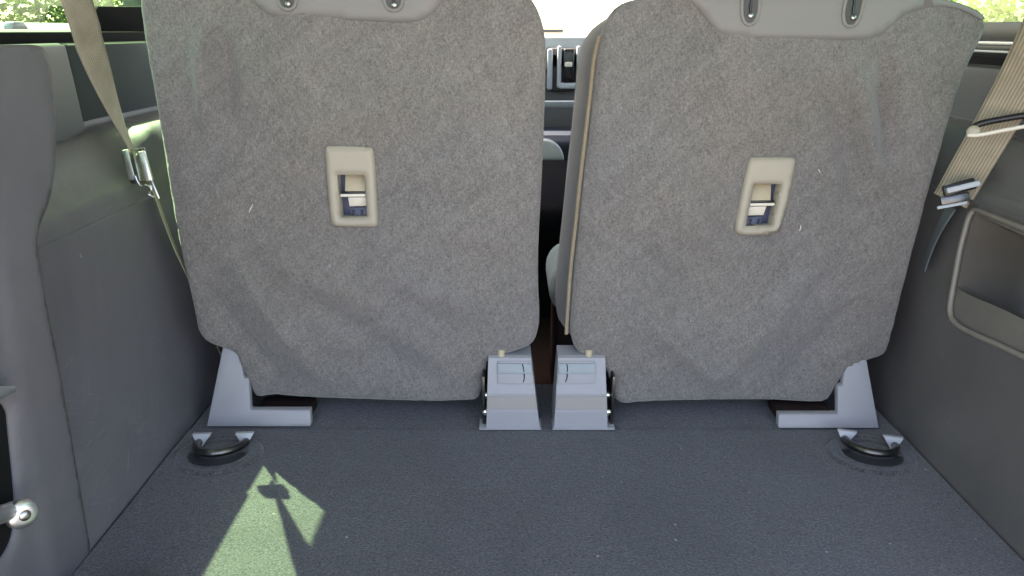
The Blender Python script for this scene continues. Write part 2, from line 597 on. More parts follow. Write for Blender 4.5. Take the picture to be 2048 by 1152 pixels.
# ------------------------------------------------------------------ side trim
def mir(p): return Vector((2 * XC - p[0], p[1], p[2]))
def side(p, s):  # p given for the left side
    return Vector(p) if s < 0 else mir(p)
def lerp(a, b, t): return a + (b - a) * t
def sstep(a, b, x):
    t = max(0, min(1, (x - a) / (b - a))); return t * t * (3 - 2 * t)
def profile(y):
    """cross-section of the wheel arch trim (left side), floor to upper panel"""
    h = sstep(1.115, 1.19, y)            # hump rises towards the seat
    f = 1 - sstep(1.28, 1.5, y)
    rz = .345 + .058 * h * f
    rx = -.560 + .012 * h
    up = .425 + .012 * h
    return [(-.500, -.004), (-.506, .03), (-.517, .10), (-.530, .18), (-.543, .26), (-.551, .315),
            (-.5535 + .001 * h, .338), (rx + .004, rz - .006), (rx, rz + .006), (rx - .010, rz + .019), (rx - .026, rz + .028 + .006 * h),
            (-.612, lerp(rz + .03, up, .55)), (-.645, up), (-.664, up + .002), (-.668, up + .010)]
SILLS = {-1: 0.562, 1: 0.528}
def arch_rows(s, y0, y1, n):
    rows = []
    for i in range(n + 1):
        y = y0 + (y1 - y0) * i / n
        prof = profile(y)
        pts = spline([Vector((a, y, b)) for a, b in prof], 3)
        rows.append([side(p, s) for p in pts])
    return rows

LT = empty("side_trim", (-.58, 1.0, 0), "scuffed grey plastic wheel arch trim on the left, with the sun patch and belt buckle", "trim panel", "boot side trims")
RT = empty("side_trim", (.68, 1.0, 0), "dark grey plastic wheel arch trim on the right, with the beige-rimmed storage pocket", "trim panel", "boot side trims")
loft("wheel_arch_cover", arch_rows(-1, .70, 1.75, 66), M['trim'], LT)

# upper panels below the window
def upper_panel(name, y0, y1, xin, mat, s, parent, z0=.40):
    SILL = SILLS[s]
    prof = [(xin - .004, z0), (xin, z0 + .02), (xin - .006, SILL - .016), (xin - .010, SILL - .004), (xin - .018, SILL), (xin - .024, SILL - .003), (xin - .026, SILL - .03)]
    rows = []
    pr = spline([Vector((a, 0, b)) for a, b in prof], 4)
    for y in (y0, y0 + .004, (y0 + y1) / 2, y1 - .004, y1):
        dx = -.006 if y in (y0, y1) else 0
        rows.append([side((p.x + dx, y, p.z), s) for p in pr])
    return loft(name, rows, mat, parent, flip=(s > 0))
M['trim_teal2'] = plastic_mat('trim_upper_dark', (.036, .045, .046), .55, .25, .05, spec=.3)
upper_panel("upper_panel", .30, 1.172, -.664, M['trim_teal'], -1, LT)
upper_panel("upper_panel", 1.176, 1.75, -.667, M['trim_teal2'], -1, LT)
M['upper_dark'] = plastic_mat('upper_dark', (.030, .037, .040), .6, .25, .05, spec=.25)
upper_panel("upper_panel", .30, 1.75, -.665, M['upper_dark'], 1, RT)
M['pocket_lip'] = plastic_mat('pocket_lip', (.135, .125, .112), .42, .3, .08, spec=.45)
M['pocket_rim'] = plastic_mat('pocket_rim', (.19, .172, .148), .35, .1, .05, spec=.5)  # beige highlight along the rim put into its base colour
M['pocket'] = plastic_mat("pocket_plastic", (.115, .104, .092), .38, .2, .06, spec=.5)
# right arch: wall with the pocket hole
def wall_x(z):   # right wall inner x from height (below crease)
    pts = [(b, 2 * XC - a) for a, b in profile(.8)[:8]]
    if z <= pts[0][0]: return pts[0][1]
    for (z0, x0), (z1, x1) in zip(pts, pts[1:]):
        if z <= z1: return lerp(x0, x1, (z - z0) / (z1 - z0))
    return pts[-1][1]
def on_right_wall(px, py):
    X = .64
    for _ in range(12):
        p = at_x(px, py, X); X = wall_x(p.z)
    return at_x(px, py, X)
pocket_px = [(1946, 424), (1936, 448), (1922, 505), (1911, 560), (1907, 577), (1935, 592), (1985, 612), (2050, 644), (2130, 690)]
pk = [on_right_wall(*q) for q in pocket_px]
pk2 = [np.array((p.y, p.z)) for p in pk]
pk2 += [np.array((.70, pk2[-1][1])), np.array((.70, .33)), np.array((.99, .334)), np.array((pk2[0][0] - .012, .339))]
outer_px = [(1946, 418), (1932, 445), (1917, 505), (1904, 580), (1898, 615), (1900, 636), (1914, 652), (1945, 668), (2000, 692), (2060, 720), (2130, 756)]
op = [on_right_wall(*q) for q in outer_px]
op2 = [np.array((p.y, p.z)) for p in op]
op2 += [np.array((.66, op2[-1][1])), np.array((.66, .342)), np.array((.95, .342)), np.array((op2[0][0] - .01, .343))]
# wall below the crease, filled round the recess
H = resample(chaikin(op2, 2), .008)
wl = [np.array((.58, -.004)), np.array((1.75, -.004)), np.array((1.75, .350)), np.array((.58, .350))]
V, T, d, _ = fill(resample(wl, .02), .02, [H])
mesh("wheel_arch_cover", [Vector((wall_x(q[1]), q[0], q[1])) for q in V], [t[::-1] for t in T], M['trim_dark'], RT)
rows = []
for i in range(61):
    y = .58 + (1.75 - .58) * i / 60
    pr = profile(y)
    pr[6] = (-.5540, .3495)
    pr[7] = (-.5548, max(.354, pr[7][1])) 
    pts = spline([Vector((a, y, b)) for a, b in pr[6:]], 3)
    rows.append([mir(p) for p in pts])
loft("arch_shelf", rows, M['trim_dark'], RT, flip=True)
# recessed lip panel around the pocket, 4 mm back, with the pocket hole
Hh = resample(chaikin(pk2, 1), .008)
V, T, d, _ = fill(H, .012, [Hh])
mesh("pocket_lip", [Vector((wall_x(q[1]) + .005, q[0], q[1])) for q in V], [t[::-1] for t in T], M['pocket_lip'], RT)
ring = [Vector((wall_x(q[1]) + .001, q[0], q[1])) for q in H]
tube("pocket_rim", ring, .0042, M['pocket_rim'], RT, 8, True)
# the bin: walls running outward, then a back
hb = Hh if area2(Hh) > 0 else Hh[::-1]
depth = .115
vv, ff = [], []
nn = len(hb)
for k in range(4):
    f = k / 3
    for q in hb:
        c = np.array((.87, .27))
        qq = q + (c - q) * .10 * f * f
        vv.append(Vector((wall_x(q[1]) + .005 + depth * f, qq[0], qq[1] - .055 * f)))
for k in range(3):
    for i in range(nn):
        j = (i + 1) % nn
        ff.append((k * nn + i, k * nn + j, (k + 1) * nn + j, (k + 1) * nn + i))
ff.append(tuple(3 * nn + i for i in range(nn)))
mesh("pocket_bin", vv, ff, M['pocket'], RT)
box("outer_lining", (.775, .58, -.09), (.80, 1.75, .54), M['black'], RT, bevel=0)
box("outer_lining", (-.71, .58, -.09), (-.69, 1.75, .54), M['black'], LT, bevel=0)

# left pillar trim, the near panel with the latch recess
PT = empty("pillar_trim", (-.53, .65, 0), "smooth grey rear pillar trim at the left edge, with the chrome peg", "trim panel")
front = [(186, 1090), (160, 940), (142, 830), (118, 700), (95, 580), (82, 500), (80, 470), (92, 435), (107, 398), (116, 345), (119, 290), (118, 230), (113, 170), (106, 125), (98, 100), (86, 91)]
fp = [at_x(a, b, -.498) for a, b in front]
fo = [(p.y, p.z) for p in fp]
fo[0] = (fo[0][0], .004)
fo = [(fo[0][0] - .004, -.05)] + fo
top = [(fo[-1][0] - .03, .567), (.36, .567)]
cut = [at_x(a + 22, b, -.498) for a, b in [(-60, 800), (6, 800), (12, 870), (20, 950), (25, 1010), (21, 1062), (10, 1098), (-30, 1150)]]
cutl = [(p.y, p.z) for p in cut]
poly = fo + top + [(.36, cutl[0][1] + .01)] + cutl + [(.40, cutl[-1][1] - .05), (.40, -.05)]
poly2 = chaikin([np.array(q) for q in poly], 3)
fr = Frame((-.498, 0, 0), (0, 1, 0), (0, 0, 1))   # W = +x
def pd(u, v, d):
    # soft vertical crease on the panel
    k = (u - (.648 + .10 * v))
    return .004 * sstep(-.012, .012, k) - .004 + .0012 * noise.noise(Vector((u * 6, v * 6, 2))) * sstep(0, .04, d)
pillow("pillar_cover", resample(poly2, .009), fr, M['trim'], PT, r=.0035, thick=.0065, step=.009, disp=pd)
core = chaikin([np.array(q) for q in fo + [(fo[-1][0] - .03, .562), (.70, .562), (.685, -.05)]], 2)
core = resample([q + (np.array((.70, .26)) - q) * .02 for q in core], .012)
pillow("pillar_core", core, fr, M['trim'], PT, r=.004, thick=.16, step=.03, base=-.010)
box("latch_recess_shade", (-.60, .30, .0), (-.5075, .684, .36), M['black'], PT, bevel=0)  # black box stands in for the shade inside the recess

# chrome latch peg and chrome striker plate
pg = at_x(48, 1030, -.478)
PG = empty("latch_peg", pg, "round-headed chrome peg sticking out at the lower left edge", "latch peg")
ax = (at_x(-60, 1036, -.470) - pg).normalized()
def disc_rings(c, a, prof, n=28):
    u = a.orthogonal().normalized(); v_ = a.cross(u)
    vs_, fs = [], []
    for (t, r) in prof:
        for k in range(n):
            an = 2 * math.pi * k / n
            vs_.append(c + a * t + (u * math.cos(an) + v_ * math.sin(an)) * r)
    for i in range(len(prof) - 1):
        for k in range(n):
            k2 = (k + 1) % n
            fs.append((i * n + k, i * n + k2, (i + 1) * n + k2, (i + 1) * n + k))
    fs.append(tuple(range(n))[::-1]); fs.append(tuple((len(prof) - 1) * n + k for k in range(n)))
    return vs_, fs
hax = (Vector((.9, -.55, .12))).normalized()
v_, f_ = disc_rings(pg, -hax, [(-.002, .0075), (-.0008, .0125), (.002, .0145), (.005, .0150), (.008, .0140), (.010, .009)])
auto_smooth(mesh("peg_head", v_, f_, M['zinc'], PG), 50)
v_, f_ = disc_rings(pg + hax * .0022, -hax, [(-.002, .002), (-.001, .0050), (.001, .0058)])
auto_smooth(mesh("peg_cap", v_, f_, M['steel'], PG), 50)
tube("peg_shaft", [pg - hax * .006, pg - hax * .02 + ax * .004, pg + ax * .05, pg + ax * .13], .0088, M['zinc'], PG, 16)

sp = at_x(18, 785, -.487)
SP = empty("striker_plate", sp, "bright chrome striker plate corner above the latch peg", "striker plate")
o3 = [at_x(-70, 778, -.486), at_x(-5, 772, -.486), at_x(30, 771, -.484), at_x(37, 776, -.484), at_x(32, 785, -.486), at_x(0, 801, -.490), at_x(-70, 830, -.492)]
prism("plate", o3, (-.012, .0, -.002), M['zinc'], SP, .0016, 2)

# ------------------------------------------------------------------ seats
def seat(name, outl, shield_px, slope, Y0, label, wrinkle, seam=None, taper=None, hole=None):
    fr = Frame((0, Y0 + .04 * slope, 0), (1, 0, 0), (0, -slope, 1))
    # W points to the camera (-y)
    if fr.W.y > 0: raise RuntimeError
    o2 = [fr.px(*q) for q in outl]
    loop = resample(chaikin(o2, 1), .0065)
    c = np.mean(loop, axis=0)
    root = empty(name, (float(c[0]), Y0 + .05, 0), label, "car seat", "third row seats")
    pillow("carpet_cover", loop, fr, M['seat_carpet'], root, r=.008, thick=.030, step=.0062, disp=wrinkle,
           holes=[resample([fr.px(*q) for q in hole], .0065)])
    # backrest cushion behind the cover
    A = np.array(loop)
    vmin = A[:, 1].min()
    body = [q + (c - q) / np.linalg.norm(c - q) * .006 for q in loop]
    body = resample(body, .012)
    pillow("backrest_cushion", body, fr, M['fabric'], root, r=.02, thick=.155, step=.02, base=-.0285, taper=taper)
    # plastic shield
    s2 = [fr.px(*q) for q in shield_px]
    sl = resample(chaikin(s2, 2), .007)
    sh = pillow("top_shield", sl, fr, M['shield'], root, r=.004, thick=.016, step=.010, base=.0045,
                disp=lambda u, v, d: -.0005 * noise.noise(Vector((u * 14, v * 14, 1))))
    return root, fr, sh

def fold(u, v, a, b, width, amp):
    """a long soft fold along segment a-b (2d)"""
    a = Vector(a); b = Vector(b); p = Vector((u, v))
    ab = b - a; t = max(0, min(1, (p - a).dot(ab) / ab.length_squared))
    q = p - (a + ab * t)
    end = math.sin(math.pi * max(.02, min(.98, t))) ** .5
    return amp * end * math.exp(-(q.length / width) ** 2)
FR0 = Frame((0, 1.03, 0), (1, 0, 0), (0, -.0, 1))
def mk_wrinkle(frm, folds, seam=None, flat=None):
    fc = frm.px(*flat)
    fs = [(frm.px(*a), frm.px(*b), wd, am) for a, b, wd, am in folds]
    sm = [frm.px(*q) for q in seam] if seam else None
    def f(u, v, d):
        e = sstep(0, .035, d)
        q = Vector((u, v, 0))
        z = .0075 * noise.noise(q * 7) + .0035 * noise.noise(Vector((u * 9 + v * 5, v * 14 - u * 9, 3))) + .0009 * noise.noise(q * 45)
        z += .0007 * noise.noise(q * 90)
        for a, b, wd, am in fs: z += fold(u, v, a, b, wd, am * 3.4)
        z *= e
        z *= sstep(.035, .11, math.hypot((u - fc[0]) * 1.45, v - fc[1]))
        z -= .0016 * math.exp(-((d - .0135) / .0028) ** 2)
        if d < .012: z += .0016 * noise.noise(q * 60)
        if sm:
            best = 9
            for a, b in zip(sm, sm[1:]):
                ab = b - a; t = max(0, min(1, (np.array((u, v)) - a).dot(ab) / ab.dot(ab)))
                best = min(best, np.linalg.norm(np.array((u, v)) - a - ab * t))
            z -= .0030 * math.exp(-(best / .0035) ** 2)
            z += .0012 * math.exp(-((best - .008) / .005) ** 2)
        return z
    return f

Lout = [(300, -62), (280, -40), (275, 0), (280, 40), (289, 100), (302, 170), (317, 255), (333, 360), (350, 460), (368, 545), (383, 610),
        (390, 645), (394, 668), (412, 688), (440, 697), (470, 708), (478, 735), (492, 758), (503, 784), (512, 798), (540, 792), (575, 795), (640, 799), (760, 803),
        (860, 806), (930, 804), (955, 802), (964, 780), (970, 748), (974, 722), (1002, 713), (1040, 702), (1064, 691), (1074, 672),
        (1080, 640), (1076, 560), (1077, 480), (1083, 380), (1087, 280), (1091, 180), (1092, 90), (1086, 45), (1070, 5), (1045, -25), (1000, -48), (700, -62)]
Lsh = [(470, -50), (497, -12), (512, 10), (535, 30), (570, 36), (650, 39), (740, 42), (800, 45), (838, 43), (862, 30), (880, 8), (900, -20), (918, -52), (700, -70)]
frL = Frame((0, 1.03 - .04 * .078, 0), (1, 0, 0), (0, -.078, 1))
wrL = mk_wrinkle(frL, [((350, 60), (372, 270), .012, .006), ((392, 60), (420, 260), .013, -.005), ((440, 540), (640, 760), .018, .005),
                       ((400, 600), (560, 770), .015, -.004), ((500, 520), (760, 640), .03, .004), ((760, 560), (960, 640), .022, .004),
                       ((600, 600), (880, 780), .02, -.004), ((900, 520), (1050, 560), .02, -.003), ((520, 690), (900, 700), .02, .003),
                       ((760, 500), (700, 620), .015, .003)], flat=(704, 374))
SL, fL, shL = seat("rear_seat", Lout, Lsh, -0.078, 1.03, "left folding seat back covered in grey carpet, top cut off", wrL,
                   hole=[(668, 340), (737, 340), (742, 442), (675, 444)])

Rout = [(1225, 20), (1208, 55), (1197, 110), (1190, 180), (1181, 260), (1170, 350), (1160, 450), (1150, 540), (1144, 620), (1141, 668), (1150, 700),
        (1178, 722), (1212, 738), (1222, 762), (1226, 795), (1245, 812), (1285, 806), (1400, 803), (1545, 802), (1620, 807), (1656, 806),
        (1668, 788), (1682, 764), (1700, 741), (1735, 724), (1768, 715), (1780, 700), (1795, 640), (1815, 560), (1836, 480), (1860, 390),
        (1889, 290), (1914, 200), (1940, 130), (1964, 84), (1978, 56), (1974, 36), (1950, 20), (1900, 4), (1850, -4), (1560, -12), (1300, -8), (1250, 2)]
Rsh = [(1366, -16), (1384, 4), (1404, 24), (1424, 52), (1446, 70), (1478, 77), (1600, 79), (1700, 81), (1738, 80), (1766, 70), (1790, 48), (1815, 27), (1850, 15),
       (1895, 12), (1935, 23), (1964, 42), (1972, 36), (1950, 17), (1900, 0), (1850, -9), (1560, -18)]
frR = Frame((0, 1.03 - .04 * .10, 0), (1, 0, 0), (0, -.10, 1))
wrR = mk_wrinkle(frR, [((1780, 130), (1800, 380), .014, .006), ((1740, 200), (1760, 420), .016, -.005), ((1850, 100), (1840, 330), .014, -.005),
                       ((1300, 330), (1500, 560), .03, .004), ((1280, 640), (1460, 780), .018, .004), ((1350, 180), (1700, 130), .03, .003),
                       ((1450, 760), (1660, 560), .018, .004), ((1560, 780), (1740, 620), .016, -.004), ((1240, 480), (1420, 640), .02, -.004),
                       ((1480, 480), (1600, 500), .008, -.003)],
                 seam=[(1212, 150), (1205, 210), (1196, 330), (1186, 470), (1176, 580), (1166, 660), (1172, 692)], flat=(1528, 394))
def taperR(p, f):
    # near side of the backrest bulges outwards, away from the cover
    if p[0] < .16: return p + np.array((-.016 * math.sin(f * 2.0) - .004, 0)) * min(1, (.16 - p[0]) / .03)
    return p
SR, fR, shR = seat("rear_seat", Rout, Rsh, -0.10, 1.03, "right folding seat back covered in grey carpet, tan piping down its inner side", wrR, taper=taperR,
                   hole=[(1501, 360), (1570, 360), (1550, 458), (1482, 460)])
# piping along the inner side of the right seat
pp = [fR.to3(fR.px(a, b), -.010) for a, b in [(1205, 70), (1194, 120), (1187, 185), (1178, 262), (1167, 355), (1157, 450), (1147, 540), (1141, 620), (1138, 672)]]
tube("piping", spline([p + Vector((-.0035, 0, 0)) for p in pp], 6), .0028, M['piping'], SR, 8)
# stitches along the seam, hidden strap end at the bottom corner
def seat_cushion(root, x0, x1, mat, mat2):
    bm = bm_prism([Vector((x0, 1.21, .095)), Vector((x1, 1.21, .095)), Vector((x1, 1.42, .095)), Vector((x0, 1.42, .095))], Vector((0, 0, .10)), .045, 6)
    auto_smooth(from_bm("seat_cushion", bm, mat, root, True), 60)
    box("cushion_base", (x0 + .012, 1.20, -.098), (x1 - .03, 1.40, .11), mat2, root, .012)
seat_cushion(SL, -.46, .030, M['fabric'], M['brown'])
seat_cushion(SR, .066, .55, M['teal_lit_fabric'], M['brown'])  # teal-lit copy of the seat fabric, the light put into its colour

for root, frm, a, b in ((SL, fL, (500, 424), (508, 408)), (SR, fR, (1597, 461), (1599, 449)), (SR, fR, (1634, 338), (1637, 345))):
    tube("lint_fleck", [frm.to3(frm.px(*a), .004), frm.to3((frm.px(*a) + frm.px(*b)) / 2, .0065), frm.to3(frm.px(*b), .005)], [.0005, .0009, .0004], M['pale'], root, 6)
# headrest sockets in the shields
def slot_loop(fr, c, rx, ry, tilt=0, n=26, p=2.4):
    out = []
    for k in range(n):
        a = 2 * math.pi * k / n
        x = rx * math.copysign(abs(math.cos(a)) ** (2 / p), math.cos(a)); y = ry * math.copysign(abs(math.sin(a)) ** (2 / p), math.sin(a))
        out.append(np.array((c[0] + x * math.cos(tilt) - y * math.sin(tilt), c[1] + x * math.sin(tilt) + y * math.cos(tilt))))
    return out
M['socket'] = plastic_mat('socket_shade_dark', (.05, .047, .046), .4, .1, .1)
def socket(fr, parent, cpx, rx, ry, tilt, pin):
    c = fr.px(*cpx)
    lp = slot_loop(fr, c, rx, ry, tilt)
    s = tube("headrest_socket", [fr.to3(q, .0052) for q in lp], .0026, M['shield'], parent, 8, True)
    inner = [fr.to3(c + (q - c) * .93, .0050) for q in lp]
    prism("socket_shade", inner, fr.W * .0006, M['socket'], s)  # dark disc stands in for the shade down the hole
    ci = c + np.array((.000, -ry * .35))
    pth = [fr.to3(c + np.array((.0005 * math.sin(k * 2.1), ry * (.9 - k * .21))), .0062 + .0006 * (k % 2)) for k in range(8)]
    tube("latch_spring", pth, [.0016 + .0007 * (k % 2) for k in range(8)], M['gloss_black'], s, 8)
    v1, f1 = disc_rings(fr.to3(ci + np.array((.001, -ry * .22)), .0060), fr.W, [(0, .0042), (.0014, .004), (.0026, .002)])
    auto_smooth(mesh("release_pin", v1, f1, M['steel'], s), 60)
    return s
socket(fL, shL, (576, -6), .0125, .0165, 0, False)
socket(fL, shL, (788, -4), .0125, .0165, 0, True)
socket(fR, shR, (1499, 8), .0120, .0275, 0, False)
socket(fR, shR, (1704, 12), .0125, .0275, -.12, True)

# release handle bezels
def bezel(root, fr, outer, opening, rows, flip):
    o2 = resample(chaikin([fr.px(*q) for q in outer], 2), .0035)
    h2 = resample([fr.px(*q) for q in opening], .0035)
    hol = h2 if area2(h2) < 0 else h2[::-1]
    V, T, d, lp = fill(o2, .0045, [h2])
    dh = seg_dist(V, h2)
    r = .0045
    de = np.minimum(d, r)
    wv = .0075 - (r - np.sqrt(np.maximum(r * r - (r - de) ** 2, 0)))
    # funnel lip rolling into the opening
    wv = wv - .004 * np.exp(-(dh / .0028) ** 2)
    verts = [fr.to3(q, e) for q, e in zip(V, wv)]
    faces = list(T)
    cnt = {}
    for t in T:
        for i in range(3): cnt[(t[i], t[(i + 1) % 3])] = 1
    be = [e for e in cnt if (e[1], e[0]) not in cnt]
    mp = {}
    for a, b in be:
        for q in (a, b):
            if q not in mp:
                mp[q] = len(verts)
                inner = dh[q] < d[q]
                verts.append(fr.to3(V[q], -.023 if inner else -.006))
    for a, b in be: faces.append((b, a, mp[a], mp[b]))
    bz = mesh("handle_bezel", verts, faces, M['bezel'], root)
    auto_smooth(bz, 50)
    # what sits in the opening
    q = [fr.px(*p) for p in opening]      # tl, tr, br, bl
    def P(s, t):
        a = q[0] * (1 - s) + q[1] * s; b = q[3] * (1 - s) + q[2] * s
        return a * (1 - t) + b * t
    def quad(name, s0, s1, t0, t1, w0, w1, mat, th=.004, bev=.0006):
        pts = [fr.to3(P(s0, t0), w0), fr.to3(P(s1, t0), w0), fr.to3(P(s1, t1), w1), fr.to3(P(s0, t1), w1)]
        return prism(name, pts, -fr.W * th, mat, bz, bev)
    quad("recess_back", -.12, 1.12, -.08, 1.08, -.0185, -.0185, M['navy'])
    if flip: F = lambda a, b: (1 - b, 1 - a)
    else: F = lambda a, b: (a, b)
    a, b = F(.20, 1.02); quad("release_lever", a, b, .0, .40, -.0165, -.004, M['tan'])
    a, b = F(.04, 1.02); quad("pivot_bar", a, b, .405, .445, -.003, -.003, M['gloss_black'])
    a, b = F(.04, 1.0); quad("lever_edge", a, b, .46, .525, -.0005, -.0005, M['pale'])
    a, b = F(.30, 1.0); quad("lever_tab", a, b, .545, .77, -.004, -.009, M['pale'])
    a, b = F(.30, 1.0); quad("catch", a, b, .80, .99, -.012, -.009, M['navy'])
    for s0 in (.40, .72):
        a, b = F(s0, s0 + .06); quad("catch_rib", a, b, .86, .97, -.0065, -.0060, M['gloss_black'])
    return bz
bezel(SL, fL, [(650, 294), (660, 292), (735, 293), (747, 296), (750, 320), (756, 430), (757, 452), (745, 454), (680, 453), (665, 451), (660, 430), (652, 330)],
      [(675, 349), (729, 349), (735, 433), (682, 434)], None, False)
bezel(SR, fR, [(1497, 315), (1508, 313), (1580, 313), (1591, 316), (1590, 330), (1578, 390), (1562, 448), (1555, 462), (1535, 468), (1500, 471), (1478, 469), (1468, 462), (1471, 440), (1484, 375)],
      [(1507, 368), (1561, 368), (1543, 450), (1490, 452)], None, True)

# ------------------------------------------------------------------ hinge covers
def flat_cover(name, px, Y0, Y1, label):
    """L shaped cover plate; bottom at y=Y0, top leaning to Y1"""
    n = Vector((0, -1, 0))
    n = Vector((0, -1, (Y1 - Y0) / .13)).normalized()
    p0 = Vector((0, Y0, 0))
    pts = [at_plane(a, b, p0, n) for a, b in px]
    for p in pts: p.z = max(p.z, .003)
    c = sum(pts, Vector()) / len(pts)
    root = empty(name, (c.x, Y0, 0), label, "hinge cover", "seat hinge covers")
    prism("cover_plate", pts, Vector((0, .014, 0)), M['hinge'], root, .0016, 2)
    e0, e1 = pts[0].copy(), pts[1].copy()
    for p in (e0, e1): p.z = .0045; p.y = Y0 - .0008
    tube("cover_edge", [e0 + (e1 - e0) * .01, e0 + (e1 - e0) * .99], .0012, M['hinge'], root, 6)
    return root, pts
HL, ptsL = flat_cover("hinge_cover", [(414, 855), (622, 855), (620, 821), (500, 821), (497, 757), (486, 757), (484, 735), (470, 690), (446, 690)], 1.009, 1.050,
                      "L-shaped grey plastic hinge cover at the outer foot of the left seat")
box("cover_foot", (ptsL[3].x + .004, 1.0235, .002), (ptsL[2].x - .004, 1.075, .021), M['brown'], HL, .004)
HR, ptsR = flat_cover("hinge_cover", [(1757, 862), (1556, 862), (1558, 829), (1676, 829), (1676, 772), (1686, 772), (1688, 750), (1700, 715), (1732, 712)], 1.0035, 1.050,
                      "L-shaped grey plastic hinge cover at the outer foot of the right seat")
box("cover_foot", (ptsR[2].x + .004, 1.018, .002), (ptsR[3].x - .004, 1.075, .021), M['brown'], HR, .004)

def wedge_cover(name, xb0, xb1, xt0, xt1, label, bolts):
    root = empty(name, ((xb0 + xb1) / 2, 1.0, 0), label, "hinge cover", "seat hinge covers")
    prof = [(1.000, .003), (1.0015, .0315), (1.0035, .0335), (1.010, .0545), (1.0125, .0565), (1.030, .108), (1.036, .110)]
    bm = bmesh.new()
    L, R, Lb, Rb = [], [], [], []
    for (y, z) in prof:
        t = z / .11
        L.append(bm.verts.new((lerp(xb0, xt0, t), y, z))); R.append(bm.verts.new((lerp(xb1, xt1, t), y, z)))
        Lb.append(bm.verts.new((lerp(xb0, xt0, t), 1.075, z))); Rb.append(bm.verts.new((lerp(xb1, xt1, t), 1.075, z)))
    for i in range(len(prof) - 1):
        bm.faces.new((L[i], R[i], R[i + 1], L[i + 1]))
        bm.faces.new((Lb[i], L[i], L[i + 1], Lb[i + 1]))
        bm.faces.new((R[i], Rb[i], Rb[i + 1], R[i + 1]))
    bm.faces.new((L[-1], R[-1], Rb[-1], Lb[-1]))
    o = auto_smooth(from_bm("wedge_cover", bm, M['hinge'], root, True), 12)
    # mid band: the seat's tan reflection put into a proud strip's colour
    n = Vector((0, -.95, .3)).normalized()
    def face_pt(s, z):
        for (y0, z0), (y1, z1) in zip(prof, prof[1:]):
            if z <= z1:
                k = (z - z0) / (z1 - z0); t = z / .11
                x = lerp(lerp(xb0, xt0, t), lerp(xb1, xt1, t), s)
                return Vector((x, lerp(y0, y1, k), z))
    band = [face_pt(.012, .0345) + n * .0004, face_pt(.988, .0345) + n * .0004, face_pt(.988, .0535) + n * .0004, face_pt(.012, .0535) + n * .0004]
    prism("reflection_strip", band, n * .0008, M['bezel_dull'], root, .0003, 1)
    # flange
    box("base_flange", (xb0 - (.011 if bolts < 0 else .002), .998, .002), (xb1 + (.002 if bolts < 0 else .011), 1.03, .0045), M['hinge'], root, .0008)
    # moulded slot lid in the upper slope: a raised tray
    s0, s1 = (.22, .985) if bolts < 0 else (.015, .78)
    lid = [face_pt(s0, .071) + n * .0003, face_pt(s1, .071) + n * .0003, face_pt(s1, .104) + n * .0003, face_pt(s0, .104) + n * .0003]
    lo = prism("slot_lid", lid, n * .0022, M['hinge'], root, .0008, 2)
    lip = [face_pt(s0, .086) + n * .0026, face_pt(s1, .086) + n * .0026, face_pt(s1, .101) + n * .0026, face_pt(s0, .101) + n * .0026]
    prism("lid_lip", lip, n * .003, M['teal_plastic'], lo, .001, 2)  # teal reflection on top of the lid put into the lip's colour
    sx = .80 if bolts < 0 else .20
    tube("lid_latch", spline([face_pt(sx - .03, .074) + n * .003, face_pt(sx, .080) + n * .0032, face_pt(sx, .094) + n * .0062, face_pt(sx - .02, .100) + n * .0062], 4), .0007, M['black'], lo, 6)
    # hinge pin
    sx = .30 if bolts < 0 else .66
    c = face_pt(sx, .1085)
    tube("hinge_pin", [c + Vector((0, .006, -.006)), c + Vector((0, .008, .010))], .0058, M['tan'], root, 14)
    # bolts on the outer side
    for (y, z) in ((1.016, .024), (1.022, .050)):
        xs = (lerp(xb0, xt0, z / .11) - .001) if bolts < 0 else (lerp(xb1, xt1, z / .11) + .001)
        v1, f1 = disc_rings(Vector((xs, y, z)), Vector((bolts, 0, 0)), [(0, .0062), (.003, .0060), (.006, .0045), (.007, .002)], 6 + 8)
        auto_smooth(mesh("bolt", v1, f1, M['chrome'], root), 40)
    xs = xb0 - .006 if bolts < 0 else xb1 + .006
    box("side_bracket", (min(xs, xs + .004), 1.012, .004), (max(xs, xs + .004), 1.07, .085), M['dark_steel'], root, .001)
    return root
M['bezel_dull'] = plastic_mat("reflected_tan", (.27, .245, .23), .55, .1, .06)
M['teal_plastic'] = plastic_mat("teal_plastic", (.25, .285, .30), .4, .03, .05)
wedge_cover("hinge_cover", -.0395, .0430, -.0360, .0290, "ramp-shaped grey hinge cover at the inner foot of the left seat", -1)
wedge_cover("hinge_cover", .0640, .1465, .0705, .1420, "ramp-shaped grey hinge cover at the inner foot of the right seat", 1)

